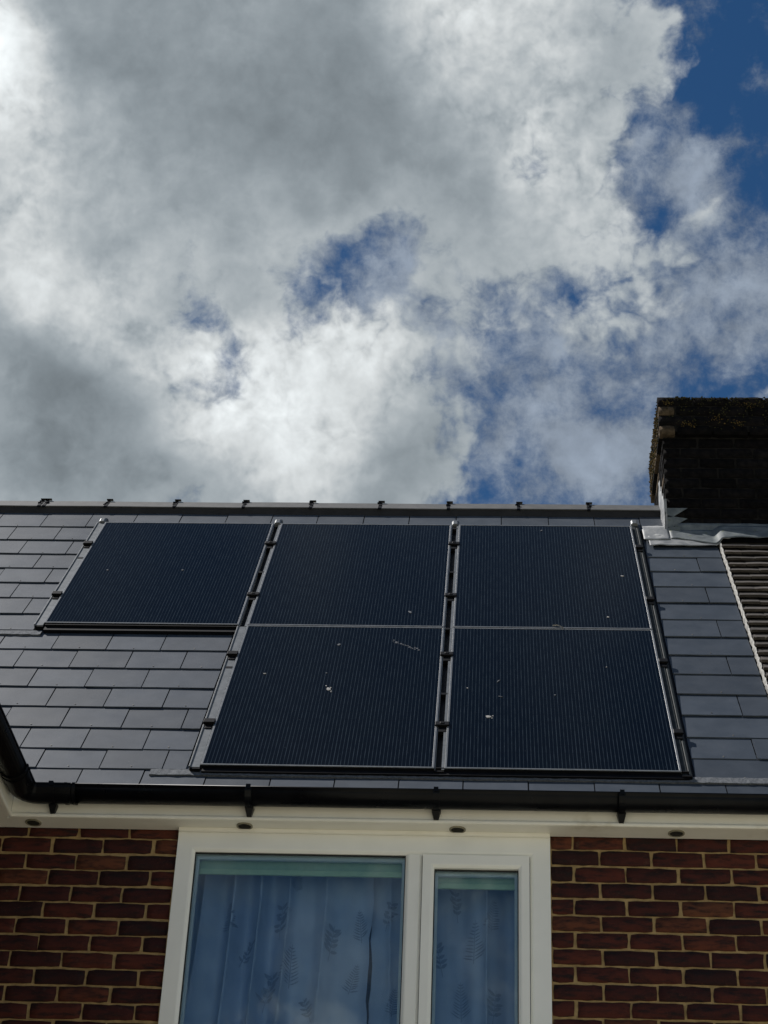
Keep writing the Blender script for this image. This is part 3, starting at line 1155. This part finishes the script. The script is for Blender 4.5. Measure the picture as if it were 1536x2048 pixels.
def sheet(fn, us, vs_, thick, mat, name, parent):
    """crumpled sheet: fn(u, v) -> (point, normal)"""
    nu, nv = len(us), len(vs_)
    top, bot = [], []
    for b_ in vs_:
        for a_ in us:
            p, nn = fn(a_, b_)
            top.append(p)
            bot.append(p - nn * thick)
    fc = []
    o_ = len(top)
    for j in range(nv - 1):
        for i in range(nu - 1):
            a = j * nu + i
            fc.append((a, a + 1, a + nu + 1, a + nu))
            fc.append((o_ + a, o_ + a + nu, o_ + a + nu + 1, o_ + a + 1))
    edge = [i for i in range(nu)] + [j * nu + nu - 1 for j in range(1, nv)] + [(nv - 1) * nu + i for i in range(nu - 2, -1, -1)] + [j * nu for j in range(nv - 2, 0, -1)]
    for q in range(len(edge)):
        a, b_ = edge[q], edge[(q + 1) % len(edge)]
        fc.append((a, o_ + a, o_ + b_, b_))
    return MB().add(top + bot, fc).build(name, mat, parent, smooth=True)


def lin(a, b, n):
    return [a + (b - a) * i / (n - 1) for i in range(n)]


flash = part('flashing', house)
RN = Vector((0, -RS, RC))
lr = random.Random(11)
wob_t = [[lr.uniform(-1, 1) for _ in range(90)] for _ in range(40)]


def wob(i, j):
    i0, j0 = int(i) % 39, int(j) % 89
    fi, fj = i - int(i), j - int(j)
    a, b_, c_, d_ = wob_t[i0][j0], wob_t[i0][j0 + 1], wob_t[i0 + 1][j0], wob_t[i0 + 1][j0 + 1]
    return (a * (1 - fj) + b_ * fj) * (1 - fi) + (c_ * (1 - fj) + d_ * fj) * fi


# apron: dressed over the slates, climbing on to the neighbour's tiles
def apron(x, t):
    s = min(max((x - 1.325) / .05, 0.0), 1.0)
    s = s * s * (3 - 2 * s)
    lo = 3.060 + .055 * s + .010 * wob(3, (x - .9) * 18 + 2) + (.03 * max(x - 1.5, 0))
    base = N_S + .008 + .030 * s
    v = lo + (3.345 - lo) * t
    n = base + .0042 * wob(t * 9, (x - .9) * 22) * (1 if x < 1.36 else .3) + .004 * (1 - t)
    return rp(x, v, n), RN


sheet(apron, lin(.932, 1.41, 46), lin(0, .72, 10), .003, M['lead'], 'lead_apron', flash)


def shade_apron(x, t):
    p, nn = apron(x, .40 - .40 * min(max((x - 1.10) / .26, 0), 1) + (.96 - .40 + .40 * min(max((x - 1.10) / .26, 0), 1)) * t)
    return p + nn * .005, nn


sheet(shade_apron, lin(1.066, 2.28, 66), lin(0, 1, 10), .003, M['lead_dark'], 'lead_apron', flash)  # darker sheet painted in where the chimney shades the apron; patina in part


# upstand against the front of the stack
def upstand(x, t):
    z = 6.440 + GZ + .082 * t
    y = CY0 - .006 - .014 * (1 - t) ** 2 - .002 * wob(2 + t * 3, (x - 1) * 20)
    return Vector((x, y, z + .0035 * wob(5, (x - 1) * 14))), Vector((0, -1, 0))


sheet(upstand, lin(1.105, 2.29, 50), lin(0, 1, 5), .003, M['lead_dark'], 'lead_upstand', flash)


# soaker left of the stack, rising towards the ridge
def soaker(x, t):
    v = 3.16 + .255 * t
    return rp(x, v, N_S + .012 + .004 * wob(11 + t * 8, (x - .8) * 40)), RN


sheet(soaker, lin(.905, 1.062, 12), lin(0, 1, 10), .003, M['lead'], 'lead_soaker', flash)


# stepped side flashing on the left face of the stack
def side_fl(y, t):
    top = 6.50 + GZ + (y - 1.995) * 1.31 + .10
    bot = 6.43 + GZ + (y - 1.995) * 1.31 - .02
    saw = .10 * (1 - ((y - 1.995) / .078) % 1.0)
    z = bot + (top + saw - bot) * t
    return Vector((CX0 - .008 - .012 * (1 - t) - .004 * wob(20 + t * 6, (y - 1.9) * 60), y, z)), Vector((-1, 0, 0))


sheet(side_fl, lin(1.990, 2.262, 28), lin(0, 1, 8), .004, M['lead'], 'lead_side', flash)

# front corner: two pointed laps folded round the corner and a shield-shaped patch
for pts_px in (((1333, 1016), (1375, 1016), (1347, 1033)), ((1333, 1030), (1347, 1033), (1375, 1037), (1345, 1054), (1333, 1054)),
               ((1333, 1016), (1347, 1033), (1333, 1034)),
               ((1334, 1056), (1344, 1053), (1361, 1054), (1361, 1067), (1353, 1073), (1341, 1069))):
    yk = CY0 - .007 - (.018 if pts_px[0][1] > 1050 else 0)
    pf = [hit_y(px, py, yk) for px, py in pts_px]
    k = len(pf)
    MB().add(pf + [p + Vector((0, .003, 0)) for p in pf],
             [tuple(range(k)), tuple(range(2 * k - 1, k - 1, -1))] + [(i, (i + 1) % k, k + (i + 1) % k, k + i) for i in range(k)]).build('lead_lap', M['lead_dark'], flash)
MB().box(CX0 - .012, CX0 + .004, CY0 - .010, CY0 + .02, 6.42 + GZ, 6.70 + GZ).build('lead_corner', M['lead'], flash)

# ------------------------------------------------------------------ solar panels
FR = .0095
_f = MB()
for x0, x1, v0, v1 in ((0, PW, 0, FR), (0, PW, PH - FR, PH), (0, FR, FR, PH - FR), (PW - FR, PW, FR, PH - FR)):
    _f.box(x0, x1, v0, v1, -.0355, -.0031, 1)
    _f.box(x0, x1, v0, v1, -.003, 0, 0)
frame_me = _f.mesh('panel_frame', [M['anod'], M['tray']], bevel=.0006)  # pale top, black sides: sunlit flange and shadowed faces put into colour
glass_me = MB().box(FR - .001, PW - FR + .001, FR - .001, PH - FR + .001, -.0034, -.0016).mesh('panel_glass', M['pv'])


def blob_mesh(rx, ry, seed, mat, streak=0):
    r = random.Random(seed)
    n = 11
    mb = MB()
    rx, ry = rx * .8, ry * .8
    top = [(rx * math.cos(2 * math.pi * k / n) * r.uniform(.65, 1.2), ry * math.sin(2 * math.pi * k / n) * r.uniform(.65, 1.2), .0006) for k in range(n)]
    mb.add(top + [(p[0] * 1.06, p[1] * 1.06, -.0018) for p in top] + [(0, 0, .0016)],
           [(k, (k + 1) % n, 2 * n) for k in range(n)] + [(k, n + k, n + (k + 1) % n, (k + 1) % n) for k in range(n)])
    for q in range(streak):
        a = r.uniform(0, 6.28)
        d = r.uniform(1.2, 2.4)
        cx, cy, s = rx * d * math.cos(a), ry * d * math.sin(a), r.uniform(.2, .45)
        mb.add([(cx + rx * s * math.cos(2 * math.pi * k / 6), cy + ry * s * math.sin(2 * math.pi * k / 6), .0006) for k in range(6)], [tuple(range(6))])
    return mb.mesh('bird_dropping', mat)


panel_info = {(-2, 1): 'black solar panel standing alone in the upper left, slates beneath it',
              (-1, 1): 'black solar panel in the upper row, middle of the three below the ridge',
              (0, 1): 'black solar panel in the upper row beside the chimney',
              (-1, 0): 'black solar panel in the lower row, left one, with a pale scuff and splash',
              (0, 0): 'black solar panel in the lower row, right one, with a ring-shaped bird dropping'}
panels = {}
for (c, r_), lab in panel_info.items():
    mtx = ROOF @ Matrix.Translation((PX[c], r_ * (PH + PG), 0.0))
    t = thing('solar_panel', lab, 'solar panel', 'solar panels set into the slate roof', mtx)
    link('frame', frame_me, t)
    link('glass', glass_me, t)
    panels[(c, r_)] = t

MARKS = [((0, 0), 977, 1433, .016, .014, 2, 'dropping'), ((0, 0), 935, 1376, .005, .006, 0, 'dropping'), ((0, 0), 1001, 1393, .014, .004, 0, 'dust'),
         ((0, 0), 997, 1362, .004, .02, 0, 'dust'), ((0, 0), 1213, 1334, .004, .005, 0, 'dropping'), ((0, 0), 1110, 1390, .005, .006, 0, 'dust'),
         ((-1, 0), 657, 1378, .013, .022, 4, 'dropping'), ((-1, 0), 529, 1347, .011, .006, 0, 'dropping'), ((-1, 0), 653, 1346, .006, .006, 0, 'dust'),
         ((-1, 0), 678, 1289, .010, .016, 0, 'dust'), ((0, 1), 1216, 1234, .008, .010, 0, 'dropping'), ((0, 1), 1244, 1152, .014, .008, 0, 'dropping'),
         ((-1, 1), 820, 1224, .010, .02, 0, 'dust'), ((-2, 1), 365, 1140, .008, .010, 0, 'dust'), ((-2, 1), 215, 1140, .008, .010, 0, 'dust'),
         ((0, 1), 1083, 1061, .006, .010, 0, 'dust')]
for i, (key, px, py, rx, ry, st, mt_) in enumerate(MARKS):
    x, v = hit_roof(px, py)
    t = panels[key]
    link('bird_dropping' if mt_ == 'dropping' else 'dust_mark', blob_mesh(rx, ry, i, M[mt_], st), t,
         Matrix.Translation((x - PX[key[0]], v - key[1] * (PH + PG), .0005)) @ Matrix.Rotation(rng.uniform(-.6, .6), 4, 'Z'))
# long scuff on the lower left panel
x0, v0 = hit_roof(786, 1281)
x1, v1 = hit_roof(838, 1299)
mb = MB()
for i in range(26):
    t_ = i / 25
    x, v = x0 + (x1 - x0) * t_ + rng.uniform(-.006, .006), v0 + (v1 - v0) * t_ + rng.uniform(-.012, .012)
    s = rng.uniform(.0015, .005)
    mb.add([(x - s * 1.6 - PX[-1], v, -.0008), (x - PX[-1], v - s * 1.3, -.0008), (x + s * 1.6 - PX[-1], v, -.0008), (x - PX[-1], v + s * 1.3, -.0008), ], [(0, 1, 2, 3)])
mb.build('scuff', M['dust'], panels[(-1, 0)])
# pale twig lying on the joint between the right-hand panels
x0, v0 = hit_roof(1105, 1252)
x1, v1 = hit_roof(1127, 1257)
mb = MB()
mb.prism([Vector((0, .004 * math.cos(a), .004 * math.sin(a))) for a in (0, 2.1, 4.2)],
         [Vector((x0 - PX[0], v0 - PH - PG, .004)), Vector(((x0 + x1) / 2 - PX[0], (v0 + v1) / 2 - PH - PG + .012, .008)), Vector((x1 - PX[0], v1 - PH - PG, .004))])
mb.build('dry_leaf', M['dropping'], panels[(0, 1)])

# mounting rails with clamps between and beside the panels ---------------------
MID = PH + PG / 2
clamp_mb = MB()
clamp_mb.box(-.033, .033, -.020, .018, -.003, .009)
clamp_mb.box(-.020, .020, -.070, .012, -.026, -.004)  # black tongue downslope, modelled in place of the clamp's shadow
clamp_mb.box(-.010, .010, -.008, .008, .007, .012)
clamp_me = clamp_mb.mesh('clamp', M['clamp'], bevel=.002)
half_mb = MB()
half_mb.box(-.028, .026, -.022, .020, -.004, .011)
half_mb.box(-.017, .017, -.060, .018, -.026, -.003)  # tongue again stands for the cast shadow
half_me = half_mb.mesh('clamp', M['clamp'], bevel=.002)
low_mb = MB()
low_mb.box(-.024, .022, -.022, .020, -.010, .002)
low_mb.box(-.017, .017, -.060, .018, -.026, -.0095)  # shadow tongue of the low clamp
low_me = low_mb.mesh('clamp', M['clamp'], bevel=.002)
stop_me = MB().box(-.016, .016, -.010, .010, -.028, -.006).mesh('rail_stop', M['clamp'])


def cap_mesh(w):
    mb = MB()
    r = random.Random(3)
    n = 7
    for k in range(n):
        pass
    prof = [(-w, -.030), (-w, -.006), (-w * .6, .004), (w * .6, .004), (w, -.006), (w, -.030)]
    mb.prism([Vector((x, 0, z)) for x, z in prof], [Vector((0, 0, 0)), Vector((r.uniform(-.003, .003), .05, .002)), Vector((.002, .095, -.012))])
    return mb.mesh('end_cap', M['rail'], bevel=.002)


cap_me = cap_mesh(.021)


def rail(label, xc, v0, v1, clamps, stops, cap_v, kind, split=None):
    t = thing('mounting_rail', label, 'rail', 'rails holding the solar panels', ROOF @ Matrix.Translation((xc, 0, 0)))

    def outer(a, b, side):
        mb = MB()
        w0, w1 = (-.026, .020) if side < 0 else (-.020, .032)
        if side < 0:
            mb.box(w0, w1, a, b, -.0362, -.008, 0)
            mb.box(w0 - .003, w0 + .004, a, b, -.0362, -.003, 0)
        else:
            mb.box(w0, .004, a, b, -.0362, -.014, 0)
            prof = [(.0045, -.0362), (.0045, -.020), (.012, -.015), (.022, -.017), (.027, -.026), (.029, -.0362)]
            mb.prism([Vector((x, 0, z)) for x, z in prof], [Vector((0, a, 0)), Vector((0, b, 0))])
        mb.build('rail_profile', M['rail'] if side < 0 else M['dark_rail'], t, bevel=.001)

    def channel(a, b):
        mb = MB()
        mb.box(-.021, .021, a, b, -.0362, -.030, 1)
        mb.box(-.0215, -.018, a, b, -.030, -.004, 0)
        mb.box(.009, .0215, a, b, -.030, -.006, 0)
        mb.build('rail_profile', [M['rail'], M['tray']], t)

    if kind == 'left':
        outer(v0, v1, -1)
    elif kind == 'right':
        outer(v0, v1, 1)
    elif kind == 'mid':
        channel(v0, v1)
    else:
        outer(v0, split, -1)
        channel(split + .001, v1)
    for cv in clamps:
        link('clamp', low_me if kind == 'right' else half_me if (kind in ('left', 'right') or (split and cv < split)) else clamp_me, t, Matrix.Translation((0, cv, 0)))
    for sv in stops:
        link('rail_stop', stop_me, t, Matrix.Translation((0, sv, 0)))
    link('end_cap', cap_me, t, Matrix.Translation((0.0, cap_v, 0)))
    end = MB().box(-.022, .022, v0 - .012, v0 - .0005, -.0362, -.010)
    end.build('end_plug', M['clamp'], t)


xl = lambda k: PX[k] - .0232
rail('pale grey mounting rail along the left edge of the upper left solar panel', xl(-2), PH + PG - .02, 3.36, (2.953, 2.106), (2.72,), 3.361, 'left')
rail('mounting rail running between upper left and middle solar panels down to the eaves', xl(-1), -.012, 3.36, (2.98, 2.128, 1.276, .449), (2.505, 1.12), 3.361, 'both', PH)
rail('mounting rail in the narrow slot between the middle and right solar panels', xl(0), -.006, 3.36, (3.0, 2.143, 1.302, .456), (3.30, 2.534, 1.67, .825), 3.361, 'mid')
rail('dark mounting rail along the right edge of the panels, beside the chimney', PX[0] + PW + .0232, -.016, 3.40, (2.99, 2.135, 1.263, .421), (), 3.401, 'right')

# ------------------------------------------------------------------ window
window = part('window', house)


def ring(x0, x1, z0, z1, wl, wr_, wt_, wb_, yf, yb_, ch, mat, name, parent):
    """mitred frame: outer rectangle, member widths, chamfered inner edge"""
    def loop(tl, y):
        return [Vector((x0 + wl * tl[0], y, z0 + wb_ * tl[0])), Vector((x1 - wr_ * tl[0], y, z0 + wb_ * tl[0])),
                Vector((x1 - wr_ * tl[0], y, z1 - wt_ * tl[0])), Vector((x0 + wl * tl[0], y, z1 - wt_ * tl[0]))]

    def loop_abs(k, y):
        return [Vector((x0 + wl - k, y, z0 + wb_ - k)), Vector((x1 - wr_ + k, y, z0 + wb_ - k)),
                Vector((x1 - wr_ + k, y, z1 - wt_ + k)), Vector((x0 + wl - k, y, z1 - wt_ + k))]
    loops = [loop((0,), yb_), loop((0,), yf), loop_abs(ch + .006, yf), loop_abs(ch, yf + .002), loop_abs(0, yf + ch), loop_abs(0, yb_)]
    pts = [p for l in loops for p in l]
    fc = []
    k = len(loops)
    for a in range(k):
        b_ = (a + 1) % k
        for i in range(4):
            j = (i + 1) % 4
            fc.append((a * 4 + i, a * 4 + j, b_ * 4 + j, b_ * 4 + i))
    return MB().add(pts, fc).build(name, mat, parent, bevel=0)


YF = -.014
ring(WX0, WX1, WZ0, WZ1 - .004, .080, .087, .114, .075, YF, .055, .010, M['frame_upvc'], 'frame', window)
MX0, MX1 = -.370, -.298
IZ0, IZ1 = WZ0 + .075, WZ1 - .118
pr = [(MX0, .055), (MX0, YF + .012), (MX0 + .010, YF + .0015), (MX0 + .016, YF - .0006), (MX1 - .016, YF - .0006), (MX1 - .010, YF + .0015), (MX1, YF + .012), (MX1, .055)]
MB().prism([Vector((x, y, 0)) for x, y in pr], [Vector((0, 0, IZ0)), Vector((0, 0, IZ1))]).build('mullion', M['frame_upvc'], window)
# head trim under the soffit, with a rounded nose
pr = [(YF - .0005, WZ1 - .030), (YF - .012, WZ1 - .034), (YF - .018, WZ1 - .030), (YF - .020, WZ1 - .022), (YF - .020, Z_SOF + .0005), (YF - .0005, Z_SOF + .0005)]
MB().prism([Vector((0, y, z)) for y, z in pr], [Vector((WX0 + .002, 0, 0)), Vector((WX1 - .002, 0, 0))]).build('head_trim', M['upvc'], window)
sash = ring(MX1 + .003, WX1 - .087 - .003, IZ0 + .003, IZ1 - .003, .050, .047, .057, .055, YF - .010, .045, .009, M['frame_upvc'], 'sash', window)
# glazing: dark gasket, inner white spacer and pane for each light
SX0, SX1, SZ0, SZ1 = MX1 + .053, WX1 - .137, IZ0 + .058, IZ1 - .060
for (a, b, c0, c1) in ((WX0 + .080, MX0, IZ0, IZ1), (SX0, SX1, SZ0, SZ1)):
    ring(a, b, c0, c1, .004, .004, .004, .004, YF + .016, YF + .030, .001, M['gasket'], 'gasket', window)
    ring(a + .0005, b - .0005, c0 + .0005, c1 - .0005, .016, .016, .016, .016, .034, .052, .002, M['white_plastic'], 'spacer', window)
    MB().box(a + .001, b - .001, YF + .0305, YF + .0345, c0 + .001, c1 - .001).build('pane', M['glass'], window)
MB().box(WX0 - .02, WX1 + .02, -.06, .05, WZ0 - .03, WZ0 - .001).build('sill', M['frame_upvc'], window, bevel=.003)

# roller blinds just behind the glass
for (a, b, ztop, zt, zm, zb_, lab) in (
        (-1.300, -.362, IZ1 - .004, hit_y(600, 1717, .075).z, hit_y(600, 1741, .075).z, hit_y(600, 1752, .075).z, 'wide sea-green roller blind rolled up behind the large window pane'),
        (SX0 + .006, SX1 - .002, SZ1 - .002, hit_y(950, 1746, .075).z, hit_y(950, 1768, .075).z, hit_y(950, 1779, .075).z, 'narrow sea-green roller blind rolled up behind the small opening pane')):
    t = thing('roller_blind', lab, 'blind', 'roller blinds in the window')
    MB().box(a, b, .062, .10, zt, ztop + .02).build('head_rail', M['white_plastic'], t, bevel=.003)
    MB().box(a + .004, b - .004, .074, .078, zm, zt - .001).build('blind_fabric', M['blind'], t)
    MB().box(a + .004, b - .004, .068, .082, zb_, zm - .001).build('bottom_bar', M['blind_bar'], t, bevel=.003)


# curtains -------------------------------------------------------------------
def fold(x, z, seed):
    k = 1.0 + .06 * math.sin(z * 1.3 + seed)
    p = x * 19 * k + seed + .9 * math.sin(x * 7.3 + seed)
    a = .115 * (abs(math.sin(p)) ** .7 - .5) + .012 * math.sin(x * 61 + 1.7 * seed + z * .5)
    return .195 + a * (.45 + .55 * math.sin(x * 4.1 + seed * 2) ** 2)


SLIT = -.520


def slit_edge(z, side):
    t_ = z - (2.35 + GZ)
    return SLIT + side * (-.005 + .012 * max(0.0, math.sin(min(max((z - 2.62 - GZ) / .62, 0), 1) * math.pi))) + .004 * math.sin(z * 47) * .5 + .003 * math.sin(z * 90)


def make_curtain(x0, x1, seed, lab, side):
    t = thing('curtain', lab, 'curtain', 'net curtains in the window')
    nx, nz = 190, 26
    pts = []
    z0, z1 = 2.05 + GZ, 3.60 + GZ - .10
    for j in range(nz + 1):
        z = z0 + (z1 - z0) * j / nz
        for i in range(nx + 1):
            u = i / nx
            e = slit_edge(z, side)
            x = (x0 + (e - x0) * u) if side < 0 else (e + (x1 - e) * u)
            ru = 1.0 - min((abs(x - SLIT)) / .06, 1.0)
            pts.append((x, fold(x, z, seed) - .012 * ru * math.sin(z * 30), z))
    fc = [(j * (nx + 1) + i, j * (nx + 1) + i + 1, (j + 1) * (nx + 1) + i + 1, (j + 1) * (nx + 1) + i) for j in range(nz) for i in range(nx)]
    MB().add(pts, fc).build('curtain_fabric', M['curtain'], t, smooth=True)
    return t


cur_l = make_curtain(-1.52, 0, 1.3, 'net curtain with fern print left of the slit behind the large pane', -1)
cur_r = make_curtain(0, .42, 4.1, 'net curtain with fern print right of the slit, also behind the small pane', 1)


def leafy(kind, px, py, h, lean, seed, owner):
    """printed sprig or fern following the cloth"""
    base = hit_y(px, py, .165)
    h *= 1.2
    r = random.Random(seed)
    mb = MB()
    sd_ = 1.3 if owner is cur_l else 4.1

    def P(u, w):
        x, z = base.x + u * math.cos(lean) + w * math.sin(lean), base.z - u * math.sin(lean) + w * math.cos(lean)
        return Vector((x, fold(x, z, sd_) - .0035, z))

    def leaf(u, w, ang, ln, wd):
        c, s = math.cos(ang), math.sin(ang)
        q = [(0, 0), (ln * .35, wd), (ln * .75, wd * .7), (ln, 0), (ln * .7, -wd * .6), (ln * .3, -wd * .8)]
        mb.add([P(u + a * c - b * s, w + a * s + b * c) for a, b in q], [tuple(range(6))])
    mb.add([P(-.0012, 0), P(.0012, 0), P(.0008, h), P(-.0008, h)], [(0, 1, 2, 3)])
    if kind == 'fern':
        n = 11
        for i in range(n):
            w = h * (.08 + .9 * i / n)
            ln = h * .26 * (1 - (i / n)) ** .7 + .004
            for sgn in (-1, 1):
                a = math.radians(28 + r.uniform(-6, 6))
                leaf(0, w, a if sgn > 0 else math.pi - a, ln * r.uniform(.85, 1.1), .0030)
    else:
        n = 5
        for i in range(n):
            w = h * (.25 + .72 * i / n)
            for sgn in (-1, 1):
                a = math.radians(r.uniform(15, 55))
                leaf(0, w, a if sgn > 0 else math.pi - a, h * .26 * r.uniform(.7, 1.1), h * .055)
    mb.build('leaf_print', M['print'], owner)


for i, (k, px, py, h, ln, ow) in enumerate((
        ('fern', 575, 1968, .165, .02, cur_l), ('sprig', 520, 2012, .15, .25, cur_l), ('sprig', 655, 1918, .14, .12, cur_l), ('sprig', 474, 1921, .10, .5, cur_l),
        ('sprig', 556, 1872, .14, .05, cur_l), ('fern', 457, 1862, .12, -.05, cur_l), ('sprig', 620, 2040, .10, -.35, cur_l), ('fern', 592, 1775, .09, .05, cur_l),
        ('fern', 695, 1982, .12, .25, cur_l), ('fern', 722, 1878, .13, -.1, cur_l), ('sprig', 770, 1858, .12, .2, cur_r), ('fern', 782, 2030, .11, .1, cur_r),
        ('fern', 947, 1920, .165, .03, cur_r), ('fern', 922, 2030, .15, -.03, cur_r), ('sprig', 985, 2046, .13, .1, cur_r), ('sprig', 915, 1830, .12, -.1, cur_r),
        ('sprig', 885, 1945, .13, -.2, cur_r), ('fern', 982, 1862, .13, .1, cur_r))):
    leafy(k, px, py, h, ln, i, ow)
